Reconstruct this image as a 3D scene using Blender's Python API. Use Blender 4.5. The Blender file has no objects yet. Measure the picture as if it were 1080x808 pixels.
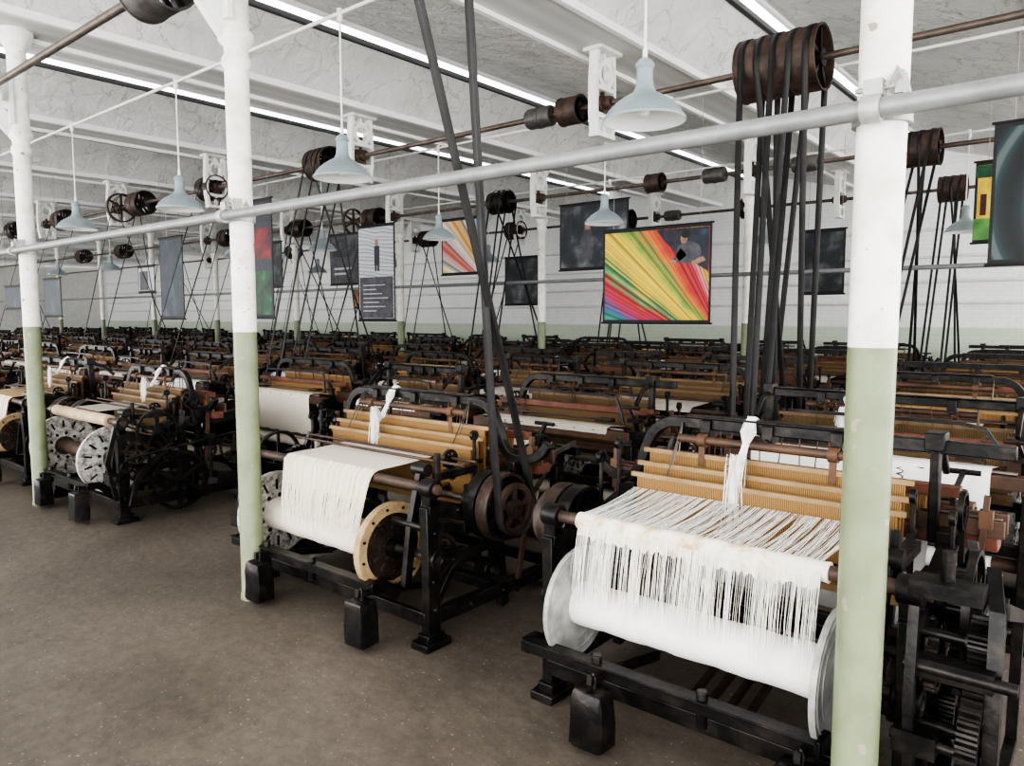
import bpy, bmesh, math, random
from mathutils import Vector, Matrix
random.seed(7)
SC = bpy.context.scene
COL = SC.collection
PI = math.pi

# ------------------------------------------------------------------ materials
def nt(name):
    m = bpy.data.materials.new(name); m.use_nodes = True
    t = m.node_tree; b = t.nodes['Principled BSDF']
    return m, t, b
def M(name, c1, c2=None, scale=6, rough=.6, metal=0., bump=0., lo=.35, hi=.65, coord='Object', bscale=None, bdist=.01):
    m, t, b = nt(name)
    b.inputs['Roughness'].default_value = rough
    b.inputs['Metallic'].default_value = metal
    b.inputs['Base Color'].default_value = (*c1, 1)
    tc = t.nodes.new('ShaderNodeTexCoord')
    src = tc.outputs[coord]
    if c2:
        n = t.nodes.new('ShaderNodeTexNoise'); n.inputs['Scale'].default_value = scale; n.inputs['Detail'].default_value = 7
        n.inputs['Roughness'].default_value = .65
        t.links.new(src, n.inputs['Vector'])
        r = t.nodes.new('ShaderNodeValToRGB')
        r.color_ramp.elements[0].position = lo; r.color_ramp.elements[0].color = (*c1, 1)
        r.color_ramp.elements[1].position = hi; r.color_ramp.elements[1].color = (*c2, 1)
        t.links.new(n.outputs['Fac'], r.inputs['Fac']); t.links.new(r.outputs['Color'], b.inputs['Base Color'])
    if bump:
        n2 = t.nodes.new('ShaderNodeTexNoise'); n2.inputs['Scale'].default_value = bscale or scale * 3; n2.inputs['Detail'].default_value = 5
        t.links.new(src, n2.inputs['Vector'])
        bp = t.nodes.new('ShaderNodeBump'); bp.inputs['Strength'].default_value = bump; bp.inputs['Distance'].default_value = bdist
        t.links.new(n2.outputs['Fac'], bp.inputs['Height']); t.links.new(bp.outputs['Normal'], b.inputs['Normal'])
    return m
def MW(name, c1, c2, scale=30, dist=1.5, rough=.8, direction='X', bump=.3, rot=None, ramp=None, coord='Object'):
    """fine parallel stripes: yarn, cloth, boards"""
    m, t, b = nt(name); b.inputs['Roughness'].default_value = rough
    tc = t.nodes.new('ShaderNodeTexCoord'); w = t.nodes.new('ShaderNodeTexWave')
    w.bands_direction = direction; w.inputs['Scale'].default_value = scale; w.inputs['Distortion'].default_value = dist
    w.inputs['Detail'].default_value = 3; w.inputs['Detail Scale'].default_value = 1.5
    mp = t.nodes.new('ShaderNodeMapping')
    if rot: mp.inputs['Rotation'].default_value = rot
    t.links.new(tc.outputs[coord], mp.inputs['Vector']); t.links.new(mp.outputs['Vector'], w.inputs['Vector'])
    r = t.nodes.new('ShaderNodeValToRGB'); cr = r.color_ramp
    if ramp:
        while len(cr.elements) < len(ramp): cr.elements.new(.5)
        for e, (p, c) in zip(cr.elements, ramp): e.position = p; e.color = (*c, 1)
    else:
        cr.elements[0].color = (*c1, 1); cr.elements[1].color = (*c2, 1)
    t.links.new(w.outputs['Fac'], r.inputs['Fac']); t.links.new(r.outputs['Color'], b.inputs['Base Color'])
    if bump:
        bp = t.nodes.new('ShaderNodeBump'); bp.inputs['Strength'].default_value = bump; bp.inputs['Distance'].default_value = .002
        t.links.new(w.outputs['Fac'], bp.inputs['Height']); t.links.new(bp.outputs['Normal'], b.inputs['Normal'])
    return m

IRON = M('cast_iron_black', (.010, .0098, .010), (.060, .048, .041), 9, .33, .45, .25, .44, .80)
IRONB = M('cast_iron_brown', (.026, .021, .019), (.092, .058, .043), 11, .40, .4, .3, .38, .72)
RUST = M('rusty_iron', (.040, .028, .024), (.115, .073, .056), 7, .55, .3, .3)
SHAFTM = M('grey_brown_shaft_steel', (.085, .068, .058), (.17, .135, .115), 5, .45, .5, .1)
STEEL = M('worn_steel', (.20, .18, .165), (.075, .06, .05), 12, .32, .8, .1)
GALV = M('galvanised_sheet', (.50, .50, .48), (.30, .30, .29), 14, .5, .35, .1)
MOTT = M('worn_pale_flange_metal', (.14, .13, .12), (.62, .60, .56), 26, .45, .3, .2, .36, .56)
TANRIM = M('tan_painted_rim', (.46, .34, .19), (.28, .19, .10), 8, .6, .0, .1)
WOODR = M('red_brown_wood', (.085, .027, .017), (.19, .070, .043), 6, .45, 0, .1)
WOODD = M('dark_oiled_wood', (.05, .027, .018), (.115, .060, .036), 6, .5, 0, .1)
WOODT = M('pale_worn_wood', (.36, .24, .12), (.24, .145, .07), 7, .6, 0, .1)
WOODP = M('pale_roller_wood', (.58, .45, .30), (.45, .33, .20), 7, .6, 0, .1)
HEALD = MW('brown_gold_heald_cords', (.11, .058, .018), (.37, .215, .08), 40, 1.5, .85)
HEALDD = MW('dull_brown_heald_cords', (.045, .028, .014), (.20, .125, .056), 40, 1.5, .85)
WOODTD = M('dull_worn_wood', (.22, .14, .075), (.14, .085, .045), 7, .6, 0, .1)
YWHITE = MW('white_cotton_yarn', (.82, .81, .80), (.90, .89, .88), 60, 2.0, .85, 'X', .12)
YCREAM = MW('cream_cotton_yarn', (.68, .61, .50), (.86, .81, .72), 34, 1.5, .85, 'X', .2)
YTAN = MW('tan_yarn', (.30, .20, .10), (.50, .37, .21), 34, 1.2, .85)
YDRAB = MW('drab_grey_cloth', (.36, .33, .28), (.54, .50, .44), 34, 1.2, .85)
TW = M('loose_white_thread', (.89, .88, .85), None, rough=.8)
TC = M('loose_cream_thread', (.82, .77, .66), None, rough=.8)
STAIN = M('stained_cream_cloth_edge', (.55, .40, .24), (.84, .79, .70), 9, .85, 0, .2, .36, .52)
BELT = M('black_leather_belt', (.008, .008, .009), (.022, .021, .020), 8, .5, 0, .1)
LEATH = M('brown_leather', (.14, .07, .035), (.08, .04, .02), 8, .6)
ENAM = M('grey_blue_enamel', (.30, .35, .37), (.23, .275, .295), 5, .35, 0)
ENAMW = M('white_enamel', (.80, .81, .80), None, rough=.4)
WPAINT = M('white_gloss_paint', (.84, .84, .82), (.74, .74, .71), 7, .4, 0, .15)
PIPE = M('grey_painted_pipe', (.27, .275, .275), (.20, .205, .205), 9, .4, .2, .1)
WIRE = M('grey_wire', (.35, .35, .35), None, rough=.5)
BLACKP = M('black_banner_rod', (.012, .012, .012), None, rough=.6)

def two_tone(name, green, white, zsplit, brick=False):
    m, t, b = nt(name); b.inputs['Roughness'].default_value = .34 if not brick else .8
    g = t.nodes.new('ShaderNodeNewGeometry'); s = t.nodes.new('ShaderNodeSeparateXYZ')
    t.links.new(g.outputs['Position'], s.inputs['Vector'])
    n = t.nodes.new('ShaderNodeTexNoise'); n.inputs['Scale'].default_value = 9; n.inputs['Detail'].default_value = 8
    t.links.new(g.outputs['Position'], n.inputs['Vector'])
    mt = t.nodes.new('ShaderNodeMath'); mt.operation = 'GREATER_THAN'; mt.inputs[1].default_value = zsplit
    t.links.new(s.outputs['Z'], mt.inputs[0])
    mx = t.nodes.new('ShaderNodeMix'); mx.data_type = 'RGBA'
    mx.inputs[6].default_value = (*green, 1); mx.inputs[7].default_value = (*white, 1)
    t.links.new(mt.outputs[0], mx.inputs[0])
    r = t.nodes.new('ShaderNodeValToRGB'); r.color_ramp.elements[0].position = .3; r.color_ramp.elements[0].color = (.80, .78, .74, 1)
    r.color_ramp.elements[1].position = .55; r.color_ramp.elements[1].color = (1, 1, 1, 1)
    t.links.new(n.outputs['Fac'], r.inputs['Fac'])
    ml = t.nodes.new('ShaderNodeMix'); ml.data_type = 'RGBA'; ml.blend_type = 'MULTIPLY'; ml.inputs[0].default_value = 1
    t.links.new(mx.outputs[2], ml.inputs[6]); t.links.new(r.outputs['Color'], ml.inputs[7])
    t.links.new(ml.outputs[2], b.inputs['Base Color'])
    bp = t.nodes.new('ShaderNodeBump'); bp.inputs['Strength'].default_value = .3 if not brick else .15; bp.inputs['Distance'].default_value = .01
    if brick:
        cb = t.nodes.new('ShaderNodeCombineXYZ')
        t.links.new(s.outputs['X'], cb.inputs['X']); t.links.new(s.outputs['Z'], cb.inputs['Y'])
        br = t.nodes.new('ShaderNodeTexBrick'); br.inputs['Scale'].default_value = 1
        br.inputs['Brick Width'].default_value = .23; br.inputs['Row Height'].default_value = .08; br.inputs['Mortar Size'].default_value = .005
        br.inputs['Color1'].default_value = (1, 1, 1, 1); br.inputs['Color2'].default_value = (.985, .985, .985, 1); br.inputs['Mortar'].default_value = (.90, .90, .90, 1)
        t.links.new(cb.outputs[0], br.inputs['Vector'])
        r.color_ramp.elements[0].color = (.95, .95, .94, 1)
        m2 = t.nodes.new('ShaderNodeMix'); m2.data_type = 'RGBA'; m2.blend_type = 'MULTIPLY'; m2.inputs[0].default_value = 1
        t.links.new(ml.outputs[2], m2.inputs[6]); t.links.new(br.outputs['Color'], m2.inputs[7])
        t.links.new(m2.outputs[2], b.inputs['Base Color'])
        t.links.new(br.outputs['Color'], bp.inputs['Height'])
    else:
        n4 = t.nodes.new('ShaderNodeTexNoise'); n4.inputs['Scale'].default_value = 16; n4.inputs['Detail'].default_value = 6
        t.links.new(g.outputs['Position'], n4.inputs['Vector'])
        r4 = t.nodes.new('ShaderNodeValToRGB'); r4.color_ramp.elements[0].position = .66; r4.color_ramp.elements[0].color = (0, 0, 0, 1)
        r4.color_ramp.elements[1].position = .68; r4.color_ramp.elements[1].color = (1, 1, 1, 1)
        t.links.new(n4.outputs['Fac'], r4.inputs['Fac'])
        m4 = t.nodes.new('ShaderNodeMix'); m4.data_type = 'RGBA'; m4.inputs[7].default_value = (.30, .27, .2, 1)
        t.links.new(r4.outputs['Color'], m4.inputs[0]); t.links.new(ml.outputs[2], m4.inputs[6]); t.links.new(m4.outputs[2], b.inputs['Base Color'])
        t.links.new(n.outputs['Fac'], bp.inputs['Height'])
    t.links.new(bp.outputs['Normal'], b.inputs['Normal'])
    return m
COLM = two_tone('column_paint_green_below_white', (.205, .245, .140), (.84, .83, .79), 1.61)
WALLM = two_tone('painted_brick_wall', (.66, .73, .61), (.95, .955, .95), 1.5, True)

def floor_mat():
    m, t, b = nt('dusty_stained_concrete_floor'); b.inputs['Roughness'].default_value = .55
    tc = t.nodes.new('ShaderNodeTexCoord')
    n = t.nodes.new('ShaderNodeTexNoise'); n.inputs['Scale'].default_value = .8; n.inputs['Detail'].default_value = 12; n.inputs['Roughness'].default_value = .66; n.inputs['Distortion'].default_value = .2
    t.links.new(tc.outputs['Object'], n.inputs['Vector'])
    r = t.nodes.new('ShaderNodeValToRGB'); cr = r.color_ramp
    cr.elements[0].position = .28; cr.elements[0].color = (.080, .066, .054, 1)
    cr.elements[1].position = .72; cr.elements[1].color = (.170, .145, .122, 1)
    e = cr.elements.new(.5); e.color = (.126, .106, .088, 1)
    t.links.new(n.outputs['Fac'], r.inputs['Fac'])
    n2 = t.nodes.new('ShaderNodeTexNoise'); n2.inputs['Scale'].default_value = 55; n2.inputs['Detail'].default_value = 4
    t.links.new(tc.outputs['Object'], n2.inputs['Vector'])
    r2 = t.nodes.new('ShaderNodeValToRGB'); r2.color_ramp.elements[0].position = .66; r2.color_ramp.elements[0].color = (0, 0, 0, 1)
    r2.color_ramp.elements[1].position = .71; r2.color_ramp.elements[1].color = (1, 1, 1, 1)
    t.links.new(n2.outputs['Fac'], r2.inputs['Fac'])
    mx = t.nodes.new('ShaderNodeMix'); mx.data_type = 'RGBA'; mx.inputs[7].default_value = (.36, .32, .28, 1)
    t.links.new(r2.outputs['Color'], mx.inputs[0]); t.links.new(r.outputs['Color'], mx.inputs[6])
    n5 = t.nodes.new('ShaderNodeTexNoise'); n5.inputs['Scale'].default_value = 12; n5.inputs['Detail'].default_value = 12; n5.inputs['Roughness'].default_value = .85
    t.links.new(tc.outputs['Object'], n5.inputs['Vector'])
    r5 = t.nodes.new('ShaderNodeValToRGB'); r5.color_ramp.elements[0].position = .38; r5.color_ramp.elements[0].color = (.72, .71, .70, 1)
    r5.color_ramp.elements[1].position = .6; r5.color_ramp.elements[1].color = (1.12, 1.11, 1.09, 1)
    t.links.new(n5.outputs['Fac'], r5.inputs['Fac'])
    m5 = t.nodes.new('ShaderNodeMix'); m5.data_type = 'RGBA'; m5.blend_type = 'MULTIPLY'; m5.inputs[0].default_value = 1
    t.links.new(mx.outputs[2], m5.inputs[6]); t.links.new(r5.outputs['Color'], m5.inputs[7]); t.links.new(m5.outputs[2], b.inputs['Base Color'])
    bp = t.nodes.new('ShaderNodeBump'); bp.inputs['Strength'].default_value = .4; bp.inputs['Distance'].default_value = .01
    n3 = t.nodes.new('ShaderNodeTexNoise'); n3.inputs['Scale'].default_value = 14; n3.inputs['Detail'].default_value = 8
    t.links.new(tc.outputs['Object'], n3.inputs['Vector'])
    t.links.new(n3.outputs['Fac'], bp.inputs['Height']); t.links.new(bp.outputs['Normal'], b.inputs['Normal'])
    return m
FLOORM = floor_mat()
def ceil_mat():
    m, t, b = nt('cracked_white_plaster'); b.inputs['Roughness'].default_value = .9
    tc = t.nodes.new('ShaderNodeTexCoord'); src = tc.outputs['Object']
    n = t.nodes.new('ShaderNodeTexNoise'); n.inputs['Scale'].default_value = 1.9; n.inputs['Detail'].default_value = 12; n.inputs['Roughness'].default_value = .7; n.inputs['Distortion'].default_value = .4
    t.links.new(src, n.inputs['Vector'])
    r = t.nodes.new('ShaderNodeValToRGB'); cr = r.color_ramp
    cr.elements[0].position = .34; cr.elements[0].color = (.58, .58, .57, 1)
    cr.elements[1].position = .62; cr.elements[1].color = (.76, .76, .75, 1)
    e = cr.elements.new(.46); e.color = (.70, .70, .69, 1)
    t.links.new(n.outputs['Fac'], r.inputs['Fac'])
    v = t.nodes.new('ShaderNodeTexVoronoi'); v.feature = 'DISTANCE_TO_EDGE'; v.inputs['Scale'].default_value = 1.7
    nd = t.nodes.new('ShaderNodeTexNoise'); nd.inputs['Scale'].default_value = 3; nd.inputs['Detail'].default_value = 6
    t.links.new(src, nd.inputs['Vector'])
    va = t.nodes.new('ShaderNodeVectorMath'); va.operation = 'MULTIPLY_ADD'; va.inputs[1].default_value = (.7, .7, .7)
    t.links.new(nd.outputs['Color'], va.inputs[0]); t.links.new(src, va.inputs[2]); t.links.new(va.outputs[0], v.inputs['Vector'])
    rv = t.nodes.new('ShaderNodeValToRGB'); rv.color_ramp.elements[0].position = .0; rv.color_ramp.elements[0].color = (.66, .65, .63, 1)
    rv.color_ramp.elements[1].position = .02; rv.color_ramp.elements[1].color = (1, 1, 1, 1)
    t.links.new(v.outputs['Distance'], rv.inputs['Fac'])
    ml = t.nodes.new('ShaderNodeMix'); ml.data_type = 'RGBA'; ml.blend_type = 'MULTIPLY'; ml.inputs[0].default_value = 1
    t.links.new(r.outputs['Color'], ml.inputs[6]); t.links.new(rv.outputs['Color'], ml.inputs[7]); t.links.new(ml.outputs[2], b.inputs['Base Color'])
    n2 = t.nodes.new('ShaderNodeTexNoise'); n2.inputs['Scale'].default_value = 4; n2.inputs['Detail'].default_value = 9; n2.inputs['Roughness'].default_value = .6; n2.inputs['Distortion'].default_value = 1.
    t.links.new(src, n2.inputs['Vector'])
    bp = t.nodes.new('ShaderNodeBump'); bp.inputs['Strength'].default_value = .75; bp.inputs['Distance'].default_value = .07
    t.links.new(n2.outputs['Fac'], bp.inputs['Height']); t.links.new(bp.outputs['Normal'], b.inputs['Normal'])
    return m
CEILM = ceil_mat()
BEAMM = MW('white_painted_boards', (.60, .60, .59), (.68, .68, .67), 1.6, .1, .6, 'X', .3)
TRIMW = M('bright_white_trim', (.90, .90, .89), None, rough=.5)
DARKT = M('dark_iron_purlin', (.05, .05, .05), None, rough=.6)
def glow():
    m, t, b = nt('daylit_roof_glazing')
    b.inputs['Base Color'].default_value = (.8, .85, .9, 1)
    b.inputs['Emission Color'].default_value = (.98, .99, 1, 1); b.inputs['Emission Strength'].default_value = 4
    return m
GLAZE = glow()

# ------------------------------------------------------------------ mesh builder
class MB:
    def __init__(s, mat): s.bm = bmesh.new(); s.mats = [mat]; s.mi = 0
    def m(s, mat):
        if mat not in s.mats: s.mats.append(mat)
        s.mi = s.mats.index(mat); return s
    def new(s, vs, fs):
        v = [s.bm.verts.new(p) for p in vs]
        for f in fs:
            try:
                fc = s.bm.faces.new([v[i] for i in f]); fc.material_index = s.mi
            except ValueError: pass
    def box(s, c, d, R=None):
        c = Vector(c); vs = []
        for sx in (-1, 1):
            for sy in (-1, 1):
                for sz in (-1, 1):
                    p = Vector((sx * d[0] / 2, sy * d[1] / 2, sz * d[2] / 2))
                    if R: p = R @ p
                    vs.append(c + p)
        s.new(vs, [(0, 1, 3, 2), (4, 6, 7, 5), (0, 4, 5, 1), (2, 3, 7, 6), (0, 2, 6, 4), (1, 5, 7, 3)]); return s
    def lathe(s, prof, o, ax=(1, 0, 0), n=24):
        o = Vector(o); a = Vector(ax).normalized()
        u = a.orthogonal().normalized(); w = a.cross(u)
        vs = []; fs = []
        for r, h in prof:
            for i in range(n):
                t = 2 * PI * i / n
                vs.append(o + a * h + (u * math.cos(t) + w * math.sin(t)) * max(r, 1e-5))
        for k in range(len(prof) - 1):
            for i in range(n):
                j = (i + 1) % n
                fs.append((k * n + i, k * n + j, (k + 1) * n + j, (k + 1) * n + i))
        s.new(vs, fs); return s
    def cyl(s, p0, p1, r0, r1=None, n=14):
        p0 = Vector(p0); p1 = Vector(p1); d = p1 - p0; L = d.length
        if r1 is None: r1 = r0
        a = d.normalized(); u = a.orthogonal().normalized(); w = a.cross(u)
        vs = []
        for p, r in ((p0, r0), (p1, r1)):
            for i in range(n):
                t = 2 * PI * i / n
                vs.append(p + (u * math.cos(t) + w * math.sin(t)) * r)
        fs = [(i, (i + 1) % n, n + (i + 1) % n, n + i) for i in range(n)]
        fs += [tuple(range(n)), tuple(range(2 * n - 1, n - 1, -1))]
        s.new(vs, fs); return s
    def ring(s, c, ro, ri, t, ax=(1, 0, 0), n=28):
        return s.lathe([(ri, -t / 2), (ro, -t / 2), (ro, t / 2), (ri, t / 2), (ri, -t / 2)], c, ax, n)
    def bar(s, pts, w, h, side):
        pts = [Vector(p) for p in pts]; side = Vector(side).normalized(); vs = []; fs = []
        for i, p in enumerate(pts):
            t = (pts[min(i + 1, len(pts) - 1)] - pts[max(i - 1, 0)]).normalized()
            nn = side.cross(t).normalized()
            for a, b in ((-1, -1), (1, -1), (1, 1), (-1, 1)):
                vs.append(p + side * (a * w / 2) + nn * (b * h / 2))
        for i in range(len(pts) - 1):
            for k in range(4):
                j = (k + 1) % 4
                fs.append((i * 4 + k, i * 4 + j, i * 4 + 4 + j, i * 4 + 4 + k))
        e = (len(pts) - 1) * 4
        fs += [(0, 3, 2, 1), (e, e + 1, e + 2, e + 3)]
        s.new(vs, fs); return s
    def tube(s, pts, r, n=6):
        pts = [Vector(p) for p in pts]; vs = []; fs = []; ref = None
        for i, p in enumerate(pts):
            t = (pts[min(i + 1, len(pts) - 1)] - pts[max(i - 1, 0)])
            t = t.normalized() if t.length > 1e-9 else Vector((0, 0, 1))
            if ref is None: ref = t.orthogonal().normalized()
            u = (ref - t * ref.dot(t))
            u = u.normalized() if u.length > 1e-6 else t.orthogonal().normalized()
            ref = u; w = t.cross(u)
            for k in range(n):
                a = 2 * PI * k / n
                vs.append(p + (u * math.cos(a) + w * math.sin(a)) * r)
        for i in range(len(pts) - 1):
            for k in range(n):
                j = (k + 1) % n
                fs.append((i * n + k, i * n + j, i * n + n + j, i * n + n + k))
        if n > 3: fs += [tuple(range(n)), tuple(range(len(vs) - 1, len(vs) - n - 1, -1))]
        s.new(vs, fs); return s
    def spokes(s, c, r0, r1, ns, w, t, ph=0.):
        c = Vector(c)
        for i in range(ns):
            a = ph + 2 * PI * i / ns
            R = Matrix.Rotation(a, 3, 'X')
            s.box(c + R @ Vector((0, 0, (r0 + r1) / 2)), (t, w, r1 - r0), R)
        return s
    def wheel(s, c, r, t, rim=.02, hub=.04, ns=6, sw=.02, n=28):
        s.ring(c, r, r - rim, t, n=n); s.ring(c, hub, hub * .4, t * 1.3, n=12)
        return s.spokes(c, hub * .9, r - rim * .7, ns, sw, t * .45)
    def gear(s, c, r, t, nt_, dep=.014, rim=.03, hub=.04, ns=5, sw=.03):
        c = Vector(c); vs = []; n = nt_ * 4; ri = r - rim
        for sx in (-t / 2, t / 2):
            for rr in (0, 1):
                for i in range(n):
                    a = 2 * PI * i / n
                    q = (r if i % 4 in (1, 2) else r - dep) if rr else ri
                    vs.append(c + Vector((sx, math.cos(a) * q, math.sin(a) * q)))
        fs = []
        for i in range(n):
            j = (i + 1) % n
            fs += [(i, j, n + j, n + i), (2 * n + i, 3 * n + i, 3 * n + j, 2 * n + j),
                   (n + i, n + j, 3 * n + j, 3 * n + i), (i, 2 * n + i, 2 * n + j, j)]
        s.new(vs, fs)
        s.ring(c, hub, hub * .4, t * 1.4, n=14)
        return s.spokes(c, hub * .9, ri + .004, ns, sw, t * .5)
    def mesh(s, name):
        bmesh.ops.recalc_face_normals(s.bm, faces=s.bm.faces)
        me = bpy.data.meshes.new(name); s.bm.to_mesh(me); s.bm.free()
        for m_ in s.mats: me.materials.append(m_)
        for p in me.polygons: p.use_smooth = True
        me.set_sharp_from_angle(angle=math.radians(38))
        return me

def add(name, data, parent=None, loc=None, label=None, cat=None, group=None, kind=None):
    if isinstance(data, MB): data = data.mesh(name)
    o = bpy.data.objects.new(name, data); COL.objects.link(o)
    if parent: o.parent = parent
    if loc is not None: o.location = loc
    if label: o['label'] = label
    if cat: o['category'] = cat
    if group: o['group'] = group
    if kind: o['kind'] = kind
    return o

# ------------------------------------------------------------------ room
A_COL = [.575, 4.0, 7.52, 11.0, 14.5, 18.0, 21.5, 25.0, 28.5, 32.0, 35.5, 39.0]
A_BEAM = [-2.9] + A_COL
YN, YF = -3.0, 15.7
XL, XR = -39.2, 4.0
b = MB(FLOORM); b.box(((XL + XR) / 2, (YN + YF) / 2, -.05), (XR - XL, YF - YN, .1)); add('floor', b, kind='structure')
b = MB(WALLM); b.box(((XL + XR) / 2, YF + .1, 2.4), (XR - XL, .2, 5.2)); add('wall_back', b, kind='structure')
b = MB(WPAINT); b.box((XL - .1, (YN + YF) / 2, 2.4), (.2, YF - YN, 5.2)); add('wall_left', b, kind='structure')

ZB = 4.15
for k, a in enumerate(A_BEAM):
    b = MB(BEAMM); b.box((-(a - .2), (YN + YF) / 2, ZB + .05), (.56, YF - YN, .1))
    b.m(TRIMW); b.box((-(a + .10), (YN + YF) / 2, ZB + .03), (.05, YF - YN, .14)); b.box((-(a - .50), (YN + YF) / 2, ZB + .03), (.05, YF - YN, .14))
    add('trim_%d' % (k + 1), b, kind='structure')
def quad(mb, x0, z0, x1, z1, th=.04):
    d = Vector((x1 - x0, 0, z1 - z0)).normalized(); nn = Vector((d.z, 0, -d.x))
    if nn.z < 0: nn = -nn
    p = [Vector((x0, YN, z0)), Vector((x1, YN, z1)), Vector((x1, YF, z1)), Vector((x0, YF, z0))]
    q = [v + nn * th for v in p]
    mb.new(p + q, [(0, 1, 2, 3), (4, 7, 6, 5), (0, 4, 5, 1), (1, 5, 6, 2), (2, 6, 7, 3), (3, 7, 4, 0)])
for k in range(len(A_BEAM) - 1):
    an, af = A_BEAM[k], A_BEAM[k + 1]
    x_far = -(af - .52); x_near = -(an + .12)
    xg = -(af - .98); zg = 4.68
    xr = -(af - 1.07); zr = 4.77
    b = MB(CEILM); quad(b, x_far, ZB + .02, xg, zg); quad(b, xr, zr, x_near, ZB + .02)
    add('ceiling', b, kind='structure')
    b = MB(GLAZE); quad(b, xg - 0, zg, xr, zr, .02)
    add('window_%d' % (k + 1), b, kind='structure')
    b = MB(DARKT); b.box((xg - .0, (YN + YF) / 2, zg - .025), (.05, YF - YN, .05))
    b.m(TRIMW); b.box((xr + .02, (YN + YF) / 2, zr - .03), (.04, YF - YN, .04))
    add('trim_%d' % (k + 30), b, kind='structure')

# ------------------------------------------------------------------ columns
def column(a, y, detail):
    mb = MB(COLM)
    R = .067
    prof = [(R + .006, 0), (R + .006, .03), (R, .04), (R, 3.10), (R + .014, 3.12), (R + .014, 3.16), (R, 3.18), (R, 3.22), (R + .03, 3.26), (R + .03, 3.30),
            (R + .008, 3.33), (R + .008, 3.98), (R + .07, 4.09), (R + .07, 4.15), (0, 4.15)]
    mb.lathe(prof, (0, 0, 0), (0, 0, 1), 32)
    o = add('column', mb, loc=(-a, y, 0), label='cast iron column, pale green below and white above', cat='column', group='columns of the weaving shed')
    if detail:
        g = MB(WPAINT)
        g.box((0, -.16, 3.5), (.10, .22, .06)); g.box((0, -.12, 3.38), (.05, .12, .2), Matrix.Rotation(.7, 3, 'X'))
        g.box((0, -.08, 3.55), (.18, .03, .4)); g.box((0, -.24, 3.55), (.22, .17, .05)); g.box((.0, -.24, 3.68), (.16, .13, .06))
        g.ring((0, -.24, 3.6), .085, .045, .14, n=20)
        for sx in (-.08, .08):
            g.cyl((sx, -.24, 3.52), (sx, -.24, 3.74), .012, n=8)
        add('shaft_bracket', g, o)
        c = MB(GALV)
        c.ring((0, 0, 2.27), .080, .066, .05, (0, 0, 1), 24)
        c.box((0, -.09, 2.30), (.05, .05, .10)); c.cyl((-.05, -.09, 2.33), (.05, -.09, 2.33), .008, n=8)
        c.ring((0, -.113, 2.27), .038, .028, .05, (1, 0, 0), 20)
        c.box((.06, -.06, 2.34), (.02, .05, .06)); c.tube([(.03, -.1, 2.33), (.06, -.11, 2.37), (.08, -.1, 2.34), (.09, -.09, 2.29)], .007)
        add('pipe_clamp', c, o)
    return o
for i, a in enumerate(A_COL[:5]): column(a, 2.36, True)
for a in A_COL: column(a, 9.85, False)

for (y, z, r, lbl) in ((2.247, 2.27, .028, 'long grey round rail clamped across the columns'), (9.75, 2.27, .028, 'grey round rail fixed along the columns')):
    b = MB(PIPE); b.cyl((3, y, z), (-39, y, z), r, n=20)
    add('pipe_rail', b, label=lbl, cat='pipe')
for z in (1.95, 2.35, 2.8, 3.3):
    b = MB(WPAINT); b.cyl((3, YF - .07, z), (-39, YF - .07, z), .028, n=12)
    for a in range(1, 38, 3): b.box((-a, YF - .03, z), (.03, .06, .05))
    add('wall_pipe', b, label='white heating pipe running along the brick wall', cat='pipe', group='heating pipes on the wall')
for y in (3.45, 6.9, 10.3):
    b = MB(WPAINT); b.cyl((3, y, 3.86), (-39, y, 3.86), .014, n=10)
    add('conduit_pipe', b, label='thin white conduit carrying the pendant lamps', cat='pipe', group='lamp conduits')

# ------------------------------------------------------------------ line shafts, drums, hangers
SH = [(2.12, 3.60), (6.0, 3.67), (9.6, 3.60), (13.4, 3.68)]
for (y, z) in SH:
    b = MB(SHAFTM); b.cyl((3, y, z), (-39, y, z), .027, n=16)
    add('line_shaft', b, label='long worn steel drive shaft under the roof beams', cat='shaft', group='overhead line shafts')
CPM = M('grey_dark_coupling_iron', (.06, .057, .055), (.15, .14, .13), 8, .5, .4, .2)
def drum_mesh(r, L, mat=RUST, ng=None):
    b = MB(mat)
    b.lathe([(r - .012, -L / 2), (r, -L / 2), (r, L / 2), (r - .012, L / 2), (r - .012, -L / 2)], (0, 0, 0), (1, 0, 0), 36)
    ng = ng or max(1, int(L / .16))
    for i in range(ng + 1):
        b.ring((-L / 2 + L * i / ng, 0, 0), r + .006, r - .005, .012, n=36)
    b.m(IRON)
    for sx in (-L / 2 + .03, 0, L / 2 - .03):
        b.ring((sx, 0, 0), .07, .027, .06, n=14); b.spokes((sx, 0, 0), .06, r - .01, 5, .035, .02)
    return b.mesh('drum')
DR = {'big': drum_mesh(.24, .62), 'mid': drum_mesh(.20, .36), 'dark': drum_mesh(.18, .34, IRONB), 'small': drum_mesh(.13, .22), 'grey': drum_mesh(.165, .30, CPM)}
def spoked_mesh():
    b = MB(RUST); b.wheel((0, 0, 0), .26, .07, .025, .06, 6, .03); return b.mesh('wheel')
DR['wheel'] = spoked_mesh()
def coupl():
    b = MB(CPM); b.lathe([(0, -.15), (.09, -.15), (.10, -.13), (.10, .13), (.09, .15), (0, .15)], (0, 0, 0), (1, 0, 0), 24)
    b.ring((0, 0, 0), .106, .09, .03); return b.mesh('coupling')
DR['coup'] = coupl()
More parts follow.
